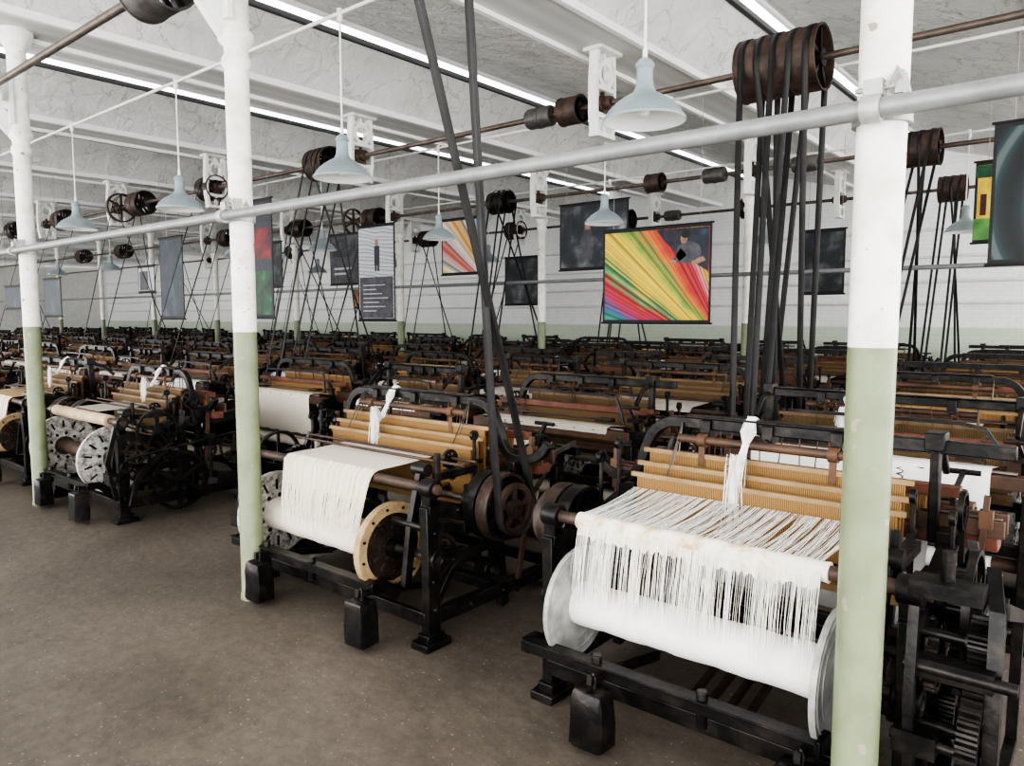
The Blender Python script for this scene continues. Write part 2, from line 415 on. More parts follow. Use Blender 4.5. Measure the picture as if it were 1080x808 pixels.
drums = [(0, 2.25, 'big'), (0, 4.42, 'grey'),
         (1, 2.2, 'big'), (1, 4.22, 'small'), (1, 4.60, 'coup'), (1, 7.6, 'coup'), (1, 8.15, 'mid'), (1, 11.0, 'dark'), (1, 13.4, 'mid'), (1, 14.2, 'wheel'), (1, 16.9, 'mid'), (1, 19.8, 'dark'), (1, 22.7, 'mid'), (1, 25.6, 'dark'),
         (2, 1.9, 'mid'), (2, 4.4, 'coup'), (2, 8.2, 'dark'), (2, 5.3, 'small'), (2, 11.45, 'mid'), (2, 12.1, 'wheel'), (2, 13.9, 'dark'), (2, 16.9, 'mid'), (2, 19.8, 'mid'), (2, 22.7, 'mid'), (2, 25.6, 'mid'), (2, 3.2, 'coup'),
         (3, 2.2, 'mid'), (3, 5.4, 'dark'), (3, 8.1, 'mid'), (3, 9.2, 'coup'), (3, 11.0, 'mid'), (3, 13.9, 'mid'), (3, 19.8, 'mid'), (3, 7.0, 'coup')]
DN = {'big': ('belt_drum', 'wide rusty belt drum with grooved rim on drive shaft', 'drum'),
      'mid': ('belt_drum', 'rusty iron belt drum on overhead drive shaft', 'drum'),
      'dark': ('belt_drum', 'dark iron belt drum on overhead drive shaft', 'drum'),
      'grey': ('belt_drum', 'small grey belt drum on overhead drive shaft', 'drum'),
      'small': ('shaft_pulley', 'small rusty pulley on overhead drive shaft', 'pulley'),
      'wheel': ('spoked_pulley', 'spoked iron pulley wheel on overhead shaft', 'pulley'),
      'coup': ('shaft_coupling', 'dark grey cylindrical coupling joining the drive shaft', 'coupling')}
for s_, a, k in drums:
    y, z = SH[s_]; n_, l_, c_ = DN[k]
    add(n_, DR[k], loc=(-a, y, z), label=l_, cat=c_, group='fittings on the line shafts')
def hanger_mesh():
    b = MB(WPAINT); H = .48
    b.box((0, 0, H - .015), (.2, .36, .03))
    for sy in (-1, 1):
        b.bar([(0, sy * .13, H), (0, sy * .15, .2), (0, sy * .15, -.1), (0, sy * .12, -.28)], .09, .04, (1, 0, 0))
    b.ring((0, 0, .26), .13, .08, .08, n=24)
    b.box((0, 0, .13), (.09, .3, .04)); b.box((0, 0, -.12), (.09, .3, .045)); b.box((0, 0, -.29), (.11, .28, .04)); b.box((0, 0, -.2), (.05, .03, .16))
    b.box((0, 0, .38), (.05, .03, .16))
    return b.mesh('hanger')
def bearing_mesh():
    b = MB(RUST); b.lathe([(.03, -.11), (.055, -.11), (.065, -.08), (.065, -.03), (.08, -.02), (.08, .02), (.065, .03), (.065, .08), (.055, .11), (.03, .11)], (0, 0, 0), (1, 0, 0), 20)
    b.box((0, 0, -.08), (.09, .1, .05)); b.cyl((0, 0, .08), (0, 0, .12), .02, n=10)
    return b.mesh('bearing')
HM, BM = hanger_mesh(), bearing_mesh()
for si in (1, 3, 2):
    y, z = SH[si]
    for a in A_COL[1:8] if si != 2 else A_COL[1:6]:
        o = add('shaft_hanger', HM, loc=(-a + .12, y, z), label='white cast hanger with round opening under roof beam', cat='bracket', group='shaft hangers')
        add('bearing', BM, o, label='rusty brown bearing block')

# ------------------------------------------------------------------ pendant lamps
def lamp_meshes():
    b = MB(ENAM)
    b.lathe([(0, .315), (.02, .315), (.034, .305), (.047, .288), (.049, .272), (.041, .262), (.041, .225), (.046, .175), (.060, .145), (.10, .122), (.150, .088), (.185, .052), (.205, .022), (.213, .012), (.213, .0)], (0, 0, 0), (0, 0, 1), 40)
    b.m(ENAMW); b.lathe([(.210, 0.002), (.198, .024), (.178, .050), (.145, .082), (.09, .116), (0, .13)], (0, 0, 0), (0, 0, 1), 40)
    sh = b.mesh('shade')
    b = MB(ENAMW); b.lathe([(0, .02), (.02, .025), (.032, .05), (.028, .08), (.014, .11), (.014, .14)], (0, 0, 0), (0, 0, 1), 16)
    bulb = b.mesh('bulb')
    b = MB(WPAINT); b.cyl((0, 0, .30), (0, 0, 1.17), .007, n=8); b.cyl((0, 0, 1.1), (0, 0, 1.19), .02, n=10); b.cyl((0, 0, .30), (0, 0, .36), .013, n=10)
    return sh, bulb, b.mesh('rod')
LS, LB, LR = lamp_meshes()
lamps = [(1.975, 3.45), (4.46, 3.45), (6.9, 3.45), (9.35, 3.45), (4.42, 6.9), (6.95, 6.9), (9.45, 6.9), (11.9, 6.9), (14.4, 6.9), (17, 6.9), (20, 6.9),
         (1.55, 10.3), (3.95, 10.3), (6.5, 10.3), (9.1, 10.3), (11.7, 10.3), (14.3, 10.3), (17, 10.3)]
for i, (a, y) in enumerate(lamps):
    e = add('pendant_lamp', LS, loc=(-a, y, 2.70), label='grey enamel factory pendant lamp hanging on thin rod', cat='lamp', group='pendant lamps')
    add('bulb', LB, e); add('hanging_rod', LR, e)

# ------------------------------------------------------------------ looms
D = 1.2
CY, CZ = .38, .70     # crank shaft
AY = .68              # top rail position
def catmull(P, n=6):
    P = [Vector(p) for p in P]; out = []
    Q = [P[0] * 2 - P[1]] + P + [P[-1] * 2 - P[-2]]
    for i in range(1, len(Q) - 2):
        for k in range(n):
            t = k / n; a, b_, c, d = Q[i - 1], Q[i], Q[i + 1], Q[i + 2]
            out.append(.5 * ((2 * b_) + (c - a) * t + (2 * a - 5 * b_ + 4 * c - d) * t * t + (3 * b_ - a - 3 * c + d) * t ** 3))
    out.append(P[-1]); return out

def build_loom(kind, style):
    """returns list of (key,name,parentkey,MB,label)"""
    W = {'P': 1.57, 'Q': 1.42, 'R': 1.15}[kind]
    b0, b1 = {'P': (.15, 1.25), 'Q': (.12, 1.19), 'R': (.12, 1.0)}[kind]
    px = (lambda d: W + d) if kind == 'P' else (lambda d: -d)
    gx = (lambda d: -d) if kind == 'P' else (lambda d: W + d)
    rnd = random.Random({'P': 11, 'Q': 5, 'R': 8}[kind])
    straight = style in ('tan', 'white') or kind == 'R'
    HL, WT = (HEALD, WOODT) if style in ('loose', 'cream') else (HEALDD, WOODTD)
    P = []
    X = (1, 0, 0)
    # ---- side frames
    for i, x in enumerate((0, W)):
        b = MB(IRON)
        b.bar([(x, .03, .02), (x, .03, .45), (x, .02, .74)], .055, .085, X)
        b.bar([(x, 1.13, .02), (x, 1.12, .5), (x, 1.12, .82)], .055, .08, X)
        b.bar([(x, .60, .05), (x, .56, .4), (x, .52, .74)], .05, .06, X)
        for y in (.03, 1.13): b.box((x, y, .02), (.12, .18, .04)); b.box((x, y, .055), (.08, .12, .04))
        b.bar([(x, 0, .15), (x, 1.16, .15)], .05, .08, X)
        b.bar(catmull([(x, .03, .50), (x, .3, .43), (x, .6, .45), (x, .9, .42), (x, 1.12, .48)]), .04, .05, X)
        b.bar(catmull([(x, .0, .74), (x, .14, .70), (x, .30, .66), (x, .5, .76), (x, .72, .80), (x, .9, .78), (x, 1.16, .84)]), .06, .085, X)
        b.bar(catmull([(x, .05, .2), (x, .2, .38), (x, .42, .44), (x, .58, .62)]), .035, .04, X)
        b.bar(catmull([(x, 1.1, .2), (x, .95, .36), (x, .78, .44), (x, .62, .6)]), .035, .04, X)
        b.bar([(x, .03, .74), (x, .02, .86)], .06, .06, X); b.ring((x, .03, .83), .05, .02, .08, n=16)
        b.ring((x, CY, CZ), .075, .02, .10, n=18); b.box((x, CY, CZ + .08), (.08, .13, .03))
        b.ring((x, .46, .30), .06, .02, .09, n=18)
        b.ring((x, .05, .46), .055, .02, .09, n=16)
        for (y, z) in ((.03, .2), (.03, .6), (1.12, .2), (1.12, .7), (.57, .15), (.3, .15), (.85, .15), (.02, .35), (.2, .69), (.9, .78)):
            s_ = .03 if x > 0 else -.03
            b.cyl((x, y, z), (x + s_ * 1.5, y, z), .014, n=6)
        P.append(('frame%d' % i, 'side_frame', None, b, None))
    # ---- cross rails
    for (y, z, h, w) in ((.0, .15, .07, .035), (1.14, .15, .07, .035), (.62, .13, .06, .04), (1.10, .50, .06, .035), (.30, .56, .05, .03)):
        b = MB(IRON); b.box((W / 2, y, z), (W, w, h)); b.box((W / 2, y + .02, z - h / 2), (W, w * 1.6, .012))
        P.append(('rail', 'cross_rail', None, b, None))
    b = MB(IRON)
    b.box((W * .42, -.15, .30), (W * .86, .045, .05)); b.box((W * .42, -.15, .325), (W * .86, .07, .01))
    for x in (.0, W * .84): b.bar([(x, .02, .22), (x, -.08, .30), (x, -.17, .30)], .05, .06, X)
    for x in (.35, .8): b.cyl((x, -.15, .22), (x, -.15, .36), .022, n=10)
    P.append(('brail', 'brake_rail', None, b, None))
    # ---- warp beam
    by, bz = .05, .46
    R = .28 if style == 'bare' else .24
    if style == 'bare': bz = .50
    b = MB(STEEL); b.cyl((-.04, by, bz), (W + .04, by, bz), .022, n=14); b.m(WOODD); b.cyl((b0, by, bz), (b1, by, bz), .06, n=20)
    P.append(('beam', 'warp_beam', None, b, 'iron warp beam with flanges'))
    for i, x in enumerate((b0, b1)):
        fm = {'loose': GALV, 'cream': (MOTT if i == 0 else TANRIM), 'white': MOTT, 'tan': TANRIM, 'fleck': MOTT, 'bare': MOTT}[style]
        Rf = .26 if (style == 'cream' and i == 0) else R
        b = MB(fm)
        if style == 'loose':
            b.lathe([(.05, -.02), (.2, -.008), (R, -.01), (R + .004, 0), (R, .012), (.2, .006), (.05, .02)], (x, by, bz), X, 44)
            for q in (.1, .16, .21): b.ring((x, by, bz), q + .004, q - .004, .026, n=40)
        elif style == 'bare' or (style == 'cream' and i == 0):
            b.ring((x, by, bz), Rf, .06, .016, n=44); b.ring((x, by, bz), Rf + .004, Rf - .014, .036, n=44)
            b.m(IRON); b.spokes((x, by, bz), Rf - .11, Rf - .045, 14, .016, .020)
            for k in range(9):
                t = 2 * PI * k / 9; yy, zz = by + .115 * math.cos(t), bz + .115 * math.sin(t)
                b.cyl((x - .011, yy, zz), (x + .011, yy, zz), .014, n=12)
            b.m(STEEL); b.ring((x, by, bz), .085, .05, .05, n=20)
        else:
            b.ring((x, by, bz), R, R - .055, .03, n=40); b.ring((x, by, bz), R + .004, R - .012, .044, n=40)
            b.m(IRONB if fm is TANRIM else fm); b.ring((x, by, bz), R - .05, .05, .012, n=32)
            b.ring((x, by, bz), .165, .15, .03, n=32); b.ring((x, by, bz), .10, .085, .03, n=24)
            b.m(STEEL); b.spokes((x, by, bz), .06, R - .05, 10, .016, .028)
            b.m(IRON)
            for k in range(12):
                t = 2 * PI * k / 12 + .2; yy, zz = by + .213 * math.cos(t), bz + .213 * math.sin(t)
                b.cyl((x - .022, yy, zz), (x + .022, yy, zz), .008, n=6)
        b.m(IRON); b.cyl((x - .045, by, bz), (x + .045, by, bz), .05, n=16)
        P.append(('flange%d' % i, 'beam_flange', 'beam', b, {'loose': 'pale galvanised disc', 'bare': 'worn pale slotted disc', 'cream': ('worn pale slotted disc' if i == 0 else 'tan rimmed dark disc')}.get(style, None)))
    ym = {'loose': YWHITE, 'cream': YCREAM, 'white': YWHITE, 'tan': YTAN, 'fleck': YDRAB, 'bare': RUST}[style]
    tm = {'loose': TW, 'white': TW}.get(style, TC)
    rr = {'loose': .092, 'cream': .10, 'white': .13, 'tan': .09, 'fleck': .07, 'bare': .062}[style]
    b = MB(ym); n = 26
    prof = [(0, .001), (rr * .97, .001)] + [(rr + .002 * math.sin(k * 1.1) + .001 * math.sin(k * 2.7), (b1 - b0) * k / n) for k in range(1, n)] + [(rr * .97, b1 - b0 - .001), (0, b1 - b0 - .001)]
    b.lathe(prof, (b0, by, bz), X, 40)
    P.append(('roll', 'yarn_roll', 'beam', b, None))
    # ---- whip roll (back rest)
    b = MB(RUST); b.cyl((-.03, .03, .83), (W + .06, .03, .83), .026, n=16)
    if style == 'bare': b.m(WOODP); b.cyl((.05, .03, .83), (W - .20, .03, .83), .050, n=20)
    P.append(('whip', 'back_rest_roller', None, b, None))
    # ---- warp sheet
    y0, y1 = b0 + .04, b1 - .04
    b = MB(tm)
    if style == 'bare': ym = YDRAB
    if style == 'loose':
        b.m(STAIN)
        prof = [(.026, 0)] + [(.036 + .0015 * math.sin(k * 1.9), (y1 - y0 + .04) * k / 40) for k in range(41)] + [(.026, y1 - y0 + .04)]
        b.lathe(prof, (y0 - .02, .03, .83), X, 20)
        vs = []; fs = []
        for i in range(81):
            x = y0 + (y1 - y0) * i / 80; e = rnd.uniform(-.012, .012); w_ = .0025 * math.sin(i * .8)
            vs += [(x, -.0065, .835), (x, -.010 + w_, .80), (x, -.015 + w_, .775 + e)]
        for i in range(80):
            for k in range(2): fs.append((i * 3 + k, i * 3 + k + 1, i * 3 + 4 + k, i * 3 + 3 + k))
        b.new(vs, fs)
        xs = []
        for k in range(60):
            c = rnd.uniform(y0, y1)
            xs += [c + rnd.gauss(0, .010) for _ in range(rnd.randint(3, 9))]
        xs += [y0 + (y1 - y0) * k / 120 for k in range(120)]
        for x in xs:
            x = min(max(x, y0), y1); j = rnd.gauss(0, .005); ln = rnd.choice((.24, .27, .29, .31, .35)) * rnd.uniform(.9, 1.08)
            b.m(TC if rnd.random() < .3 else TW)
            pts = [(x, -.0095, .82), (x + j * .4, -.026 + rnd.uniform(-.005, .005), .74), (x + j, -.045 + rnd.uniform(-.007, .007), .83 - ln * .7), (x + j * 1.3, -.054, .83 - ln)]
            b.tube(pts, rnd.uniform(.0006, .0010), 3)
        b.m(TW)
        for k in range(420):
            x = rnd.uniform(y0, y1); x2 = y0 + (y1 - y0) * (round((x - y0) / (y1 - y0) * 24) / 24) + rnd.gauss(0, .012)
            sag = rnd.choice((0, 0, .01, .02)) * rnd.random()
            b.tube([(x, .03, .867), (x * .66 + x2 * .34, .19, .872 - sag), (x2 * .7 + x * .3, .35, .882 - sag * .8), (x2, .48, .895)], rnd.uniform(.0007, .0012), 3)
    else:
        b.m(ym); nx = 110; tp = .05
        if style == 'cream': y0 = b0 + .19; y1 = b1 - .09; tp = .14
        path = [(.48, .885), (.34, .876), (.20, .870), (.08, .868), (.045, .867), (.012, .858), (-.008, .84), (-.016, .81), (-.024, .76), (-.034, .70), (-.044, .64), (-.052, .58), (-.056, .54)]
        if style in ('fleck', 'bare'): path = path[:7] + [(-.018, .82)]
        if style == 'bare': path = [(yy, zz + .018) for (yy, zz) in path[:5]]; y0 += .25; y1 -= .2
        vs = []; fs = []
        mid = (y0 + y1) / 2
        for i in range(nx + 1):
            x = y0 + (y1 - y0) * i / nx
            rp = .003 * math.sin(i * .9) + rnd.uniform(-.0015, .0015)
            e = rnd.uniform(-.03, .03)
            for q, (yy, zz) in enumerate(path):
                f = max(0, q - 6) / 6
                xx = mid + (x - mid) * (1 - tp * f)
                zz2 = zz + (e if q == 12 else 0)
                vs.append((xx, yy + rp * (.3 + 2 * f), zz2))
        m_ = len(path)
        for i in range(nx):
            for k in range(m_ - 1):
                if k >= 9 and (i * 7 + k // 9) % 5 == 0: continue
                fs.append((i * m_ + k, i * m_ + k + 1, (i + 1) * m_ + k + 1, (i + 1) * m_ + k))
        b.new(vs, fs)
        b.m(tm)
        if style not in ('fleck', 'bare'):
            for k in range(240):
                x = rnd.uniform(y0, y1); x = mid + (x - mid) * .98; j = rnd.gauss(0, .008) - (x - mid) * tp * .8; ln = rnd.uniform(.24, .40)
                b.tube([(x, .02, .870), (x, -.016, .84), (x + j * .4, -.04, .72), (x + j, -.066, .84 - ln * .75), (x + j * 1.2, -.075, .84 - ln)], rnd.uniform(.0008, .0015), 3)
    P.append(('sheet', 'warp_threads', None, b, 'cream and white loose warp threads'))
    # ---- healds
    for k in range(3):
        y = .50 + .06 * k; z1 = (.955, 1.0, 1.055)[k]
        b = MB(HL); b.box((W / 2, y, z1 - .17), (W - .30, .012, .32))
        b.m(WT); b.box((W / 2, y, z1), (W - .24, .022, .020)); b.box((W / 2, y, z1 - .34), (W - .24, .022, .028))
        b.m(STEEL)
        for x in (.3, W - .3): b.cyl((x, y, z1), (x, AY - .03, 1.20), .004, n=5)
        P.append(('heald', 'heald_frame', None, b, 'brown-gold corded heald frame'))
    # ---- sley with reed, shuttle boxes
    b = MB(WOODR); b.box((W / 2, .80, .83), (W + .30, .10, .06)); b.box((W / 2, .835, 1.0), (W + .02, .05, .045))
    b.m(HL); b.box((W / 2, .83, .92), (W - .22, .01, .12))
    for s_ in (-.02, W + .02):
        b.m(WOODD); b.box((s_, .75, .89), (.30, .015, .07)); b.box((s_, .86, .89), (.30, .02, .08)); b.m(STEEL); b.box((s_, .755, .93), (.28, .02, .008))
    b.m(IRON)
    for x in (.22, W - .22):
        b.bar([(x, .74, .10), (x, .79, .5), (x, .80, .82)], .035, .05, X)
    b.cyl((0, .74, .10), (W, .74, .10), .02, n=10)
    P.append(('sley', 'sley', None, b, 'red-brown wooden sley with shuttle boxes'))
    # ---- crank and tappet shafts
    b = MB(STEEL); xa, xb = sorted((px(.30), gx(.10)))
    b.cyl((xa, CY, CZ), (.30, CY, CZ), .02, n=12); b.cyl((.36, CY + .05, CZ), (W - .36, CY, CZ), .02, n=12); b.cyl((W - .30, CY, CZ), (xb, CY, CZ), .02, n=12)
    b.m(IRON)
    for x in (.33, W - .33):
        b.box((x - .03, CY + .03, CZ), (.025, .11, .05)); b.box((x + .03, CY + .03, CZ), (.025, .11, .05)); b.cyl((x - .04, CY + .06, CZ), (x + .04, CY + .06, CZ), .018, n=10)
        b.m(WOODD); b.bar([(x, CY + .06, CZ), (x, .79, .80)], .03, .035, X); b.m(IRON)
    P.append(('crank', 'crank_shaft', None, b, None))
    b = MB(IRONB); b.cyl((-.08, .46, .30), (W + .08, .46, .30), .022, n=12)
    for k, x in enumerate((W / 2 - .12, W / 2 - .04, W / 2 + .04, W / 2 + .12)):
        b.lathe([(0, -.015), (.09, -.015), (.09, .015), (0, .015)], (x, .46 + .03 * math.cos(k * 1.6), .30 + .03 * math.sin(k * 1.6)), X, 20)
    for x in (.2, W - .2):
        b.box((x, .46, .30), (.04, .22, .05)); b.cyl((x - .03, .57, .30), (x + .03, .57, .30), .035, n=12)
    P.append(('tappet', 'tappet_shaft', None, b, None))
    for k, x in enumerate((W / 2 - .12, W / 2 - .04, W / 2 + .04, W / 2 + .12)):
        b = MB(IRONB); b.bar([(x, .1, .1), (x, .5, .17), (x, 1.05, .12)], .02, .035, X); P.append(('treadle', 'treadle', None, b, None))
    # ---- gear train outside gear end
    b = MB(IRON); b.gear((gx(.085), CY, CZ), .125, .045, 26, .014, .03, .035, 5, .025)
    P.append(('g1', 'gear_wheel', None, b, None))
    b = MB(IRON); b.gear((gx(.085), .46, .30), .26, .045, 54, .014, .035, .05, 6, .035)
    P.append(('g2', 'gear_wheel', None, b, None))
    b = MB(IRONB); b.gear((gx(.075), .98, .52), .14, .025, 40, .009, .02, .03, 5, .018); b.cyl((gx(.09), .98, .52), (gx(-.02), .98, .52), .014, n=8)
    P.append(('g3', 'gear_wheel', None, b, None))
    b = MB(IRON); b.wheel((gx(.14), .26, .76), .17, .025, .018, .03, 5, .02); b.cyl((gx(.16), .26, .76), (gx(-.03), .26, .76), .014, n=8)
    P.append(('hw', 'hand_wheel', None, b, None))
    b = MB(IRONB); b.gear((gx(.06), .12, .58), .10, .03, 24, .010, .02, .03, 4, .02)
    P.append(('g4', 'gear_wheel', None, b, None))
    b = MB(IRONB); b.gear((gx(.06), .74, .52), .085, .03, 20, .010, .02, .03, 4, .02)
    P.append(('g5', 'gear_wheel', None, b, None))
    if kind == 'Q' and style == 'loose':
        b = MB(IRON); b.gear((gx(.19), .04, .40), .20, .055, 36, .016, .04, .05, 5, .035); b.cyl((gx(.24), .04, .40), (gx(.0), .04, .40), .022, n=12)
        P.append(('g6', 'gear_wheel', None, b, None))
        b = MB(IRON); b.gear((gx(.19), .10, .68), .09, .06, 18, .016, .035, .035, 4, .03); b.cyl((gx(.24), .10, .68), (gx(.0), .10, .68), .018, n=12)
        P.append(('g7', 'gear_wheel', None, b, None))
        b = MB(IRON)
        b.bar([(gx(.24), -.02, .02), (gx(.24), -.02, .5), (gx(.23), .06, .80), (gx(.2), .2, .88)], .04, .06, X); b.box((gx(.24), 0, .02), (.1, .16, .04))
        b.box((gx(.12), -.02, .62), (.24, .07, .06)); b.box((gx(.12), -.02, .14), (.24, .07, .06)); b.bar([(gx(.24), -.02, .15), (gx(.24), .6, .15), (gx(.24), .62, .62), (gx(.24), .1, .8)], .035, .05, X)
        b.cyl((gx(.0), -.04, .62), (gx(.30), -.04, .62), .02, n=10); b.box((gx(.10), .02, .86), (.20, .10, .05)); b.cyl((gx(.10), .02, .86), (gx(.10), .02, .98), .02, n=10)
        P.append(('out', 'outer_stanchion', None, b, None))
    b = MB(IRON)
    b.bar(catmull([(gx(.14), .03, .16), (gx(.15), .10, .4), (gx(.12), .3, .56), (gx(.12), .46, .78), (gx(.10), .5, .9)]), .03, .04, X)
    b.box((gx(.10), .70, .62), (.10, .12, .10)); b.cyl((gx(.02), .70, .62), (gx(.20), .70, .62), .03, n=12); b.cyl((gx(.18), .70, .62), (gx(.18), .70, .30), .016, n=8)
    b.box((gx(.12), .25, .18), (.14, .20, .06)); b.box((gx(.10), .9, .25), (.08, .16, .1))
    b.cyl((gx(.14), .0, .55), (gx(.14), .95, .66), .013, n=8)
    b.bar([(gx(.03), -.04, .20), (gx(.03), -.10, .52), (gx(.02), -.02, .80)], .03, .035, X)
    b.box((gx(.05), -.08, .40), (.12, .08, .07)); b.cyl((gx(-.02), -.08, .40), (gx(.16), -.08, .40), .018, n=10)
    P.append(('mech', 'picking_mechanism', None, b, None))
    # ---- drive pulleys
    for k, d in enumerate((.10, .19)):
        b = MB(IRON if k == 0 else IRONB); b.lathe([(.165, -.038), (.18, -.038), (.184, 0), (.18, .038), (.165, .038), (.165, -.038)], (px(d), CY, CZ), X, 36)
        b.spokes((px(d), CY, CZ), .03, .17, 6, .03, .02, .2 * k); b.ring((px(d), CY, CZ), .045, .02, .08, n=14)
        P.append(('pl%d' % k, 'drive_pulley', None, b, 'rusty brown pulley' if k else None))
    b = MB(RUST); b.wheel((px(.27), CY, CZ), .135, .03, .03, .05, 5, .028)
    P.append(('fly', 'fly_wheel', None, b, None))
    b = MB(STEEL); b.bar([(px(.10), .62, .60), (px(.14), .75, .74), (px(.12), .95, .90), (px(.12), 1.15, .93)], .012, .03, X)
    b.m(IRON); b.box((px(.06), 1.15, .88), (.16, .05, .05))
    P.append(('bs', 'starting_handle', None, b, None))
    # ---- structure between beam end and the driven side frame
    b = MB(IRON); xe = b1 + .05
    if W - xe > .1:
        xm = (xe + W) / 2
        b.bar([(xm, -.02, .30), (xm, .02, .6), (xm, .1, .9)], .035, .045, X); b.cyl((xe, .02, .62), (W, .02, .62), .022, n=10)
        b.box((xm, .16, .60), (W - xe, .06, .05)); b.cyl((xm - .05, .1, .9), (xm + .05, .1, .9), .035, n=14)
        b.m(RUST); b.wheel((xm + .03, .20, .42), .12, .03, .02, .035, 5, .02); b.cyl((xm - .06, .20, .42), (W, .20, .42), .014, n=8)
    b.m(IRON); b.box((W - .08, .30, .86), (.05, .3, .04)); b.cyl((W - .08, .16, .80), (W - .08, .16, .98), .018, n=8)
    P.append(('letoff', 'let_off_motion', None, b, None))
    # ---- breast beam, cloth, cloth roller
    b = MB(WOODD); b.box((W / 2, 1.14, .86), (W + .04, .09, .07)); b.m(STEEL); b.cyl((.05, 1.14, .905), (W - .05, 1.14, .905), .012, n=10)
    P.append(('breast', 'breast_beam', None, b, None))
    cm = {'tan': YCREAM, 'fleck': YDRAB}.get(style, ym)
    b = MB(cm); vs = []; fs = []
    path = [(.845, .885), (1.0, .905), (1.13, .922), (1.18, .91), (1.195, .87), (1.19, .7), (1.13, .50), (1.10, .46)]
    if style in ('fleck', 'bare', 'tan'): path = path[:5]
    for i in range(21):
        x = .16 + (W - .32) * i / 20
        for (yy, zz) in path: vs.append((x, yy + .004 * math.sin(i * 2.1), zz))
    m_ = len(path)
    for i in range(20):
        for k in range(m_ - 1): fs.append((i * m_ + k, i * m_ + k + 1, (i + 1) * m_ + k + 1, (i + 1) * m_ + k))
    b.new(vs, fs); b.cyl((.15, 1.04, .40), (W - .15, 1.04, .40), .075, n=24); b.m(WOODD); b.cyl((0, 1.04, .40), (W, 1.04, .40), .035, n=14)
    P.append(('cloth', 'woven_cloth', None, b, 'woven cloth running down to its roller'))
    # ---- top rail, with swept S-shaped horns or straight on posts
    b = MB(IRON)
    def post(x):
        b.bar([(x, AY + .02, .82), (x, AY + .01, 1.0), (x, AY, 1.22)], .035, .055, X); b.box((x, AY, 1.22), (.07, .09, .07))
        b.bar([(x, AY, 1.2), (x, AY + .14, 1.16), (x, AY + .24, 1.06)], .025, .03, X)
    if straight:
        b.box((W / 2, AY, 1.20), (W - .10, .045, .05)); b.box((W / 2, AY, 1.228), (W - .10, .07, .01))
        post(.08); post(W - .08)
    else:
        L = catmull([(-.22, AY + .06, .985), (-.17, AY + .05, .92), (-.08, AY + .03, .885), (.01, AY + .01, .90), (.065, AY, .965), (.10, AY, 1.06), (.14, AY, 1.14), (.21, AY, 1.19), (.30, AY, 1.20)])
        Rr = [Vector((W - p.x, p.y, p.z)) for p in reversed(L)]
        if style == 'loose': Rr = [Vector((W - .3, AY, 1.20)), Vector((W + .20, AY, 1.20))]; post(W - .06)
        if style == 'fleck': L = [Vector((-.12, AY, 1.20)), Vector((.3, AY, 1.20))]; post(.08)
        b.bar(L + Rr, .045, .052, (0, 1, 0))
        b.box((W / 2, AY, 1.23), (W - .62, .07, .012))
    for x in (0, W): b.box((x, AY + .02, .84), (.09, .11, .07))
    for x in (.42, W * .5, W - .42): b.box((x, AY, 1.18), (.05, .09, .08)); b.cyl((x, AY - .06, 1.15), (x, AY + .06, 1.15), .014, n=8)
    P.append(('arch', 'top_rail', None, b, 'straight black iron top rail' if straight else 'black iron top rail with curved end'))
    b = MB(WOODD); b.cyl((.30, AY - .06, 1.13), (W - .30, AY - .06, 1.13), .02, n=12); b.m(LEATH)
    for x in (.42, W - .42): b.box((x, AY - .07, 1.07), (.03, .006, .12)); b.cyl((x - .02, AY - .06, 1.13), (x + .02, AY - .06, 1.13), .032, n=14)
    P.append(('hr', 'heald_roller', None, b, None))
    # ---- lease rods, jacks, springs, hooks
    for (y, z) in ((.30, .90), (.40, .905)):
        if style == 'loose': break
        b = MB(RUST); b.cyl((.02, y, z), (W - .02, y, z), .009, n=8); P.append(('lr', 'lease_rod', None, b, None))
    for x, h in ((-.03, 1.02), (.07, 1.10), (W - .09, 1.04), (W + .04, .98)):
        b = MB(IRON)
        b.cyl((x, .46, .74), (x, .46, h), .011, n=7); b.ring((x, .46, h), .028, .010, .02, n=12); b.box((x, .48, (.74 + h) / 2), (.03, .07, .02))
        P.append(('jack', 'guide_post', None, b, None))
    for x in (.04, W - .04):
        b = MB(IRON)
        b.bar([(x, .95, .80), (x, .99, .96), (x + .03, 1.02, 1.06)], .02, .025, X); b.cyl((x - .05, 1.02, 1.05), (x + .09, 1.02, 1.05), .012, n=8)
        b.box((x, 1.01, .96), (.09, .04, .03))
        P.append(('lj', 'lifting_jack', None, b, None))
    for x in (.23, W - .23, W - .30):
        b = MB(STEEL)
        pts = [(x + .013 * math.cos(k * 1.05), .90 + .013 * math.sin(k * 1.05), .78 + .004 * k) for k in range(72)]
        b.tube(pts, .0028, 4); b.cyl((x, .90, .50), (x + .0, .90, .785), .012, n=6)
        P.append(('spr', 'coil_spring', None, b, None))
    b = MB(IRONB)
    b.cyl((.2, 1.06, .955), (W - .2, 1.06, .955), .008, n=7)
    for x in (.28, W - .34): b.box((x, 1.02, .945), (.12, .09, .025)); b.cyl((x - .06, .99, .945), (x + .04, .99, .945), .014, n=10)
    P.append(('temple', 'cloth_temple', None, b, None))
    # ---- extra ironwork: star wheels, levers and rods standing above the frame
    for i, (x, y, r_) in enumerate(((gx(.05), .60, .075), (px(.04), .92, .065), (W * .86, .40, .055))):
        b = MB(IRON); z = .98 - .04 * i
        b.wheel((x, y, z), r_, .02, .014, .022, 6, .014, 20); b.bar([(x, y, z), (x, y + .02, .78)], .02, .03, X)
        P.append(('sw', 'ratchet_wheel', None, b, None))
    b = MB(IRON)
    b.bar([(.12, 1.02, .92), (.16, 1.0, 1.02), (.22, .96, 1.10), (.34, .96, 1.12), (W - .3, .96, 1.12)], .014, .02, (0, 1, 0))
    P.append(('wfr', 'weft_fork_rod', None, b, None))
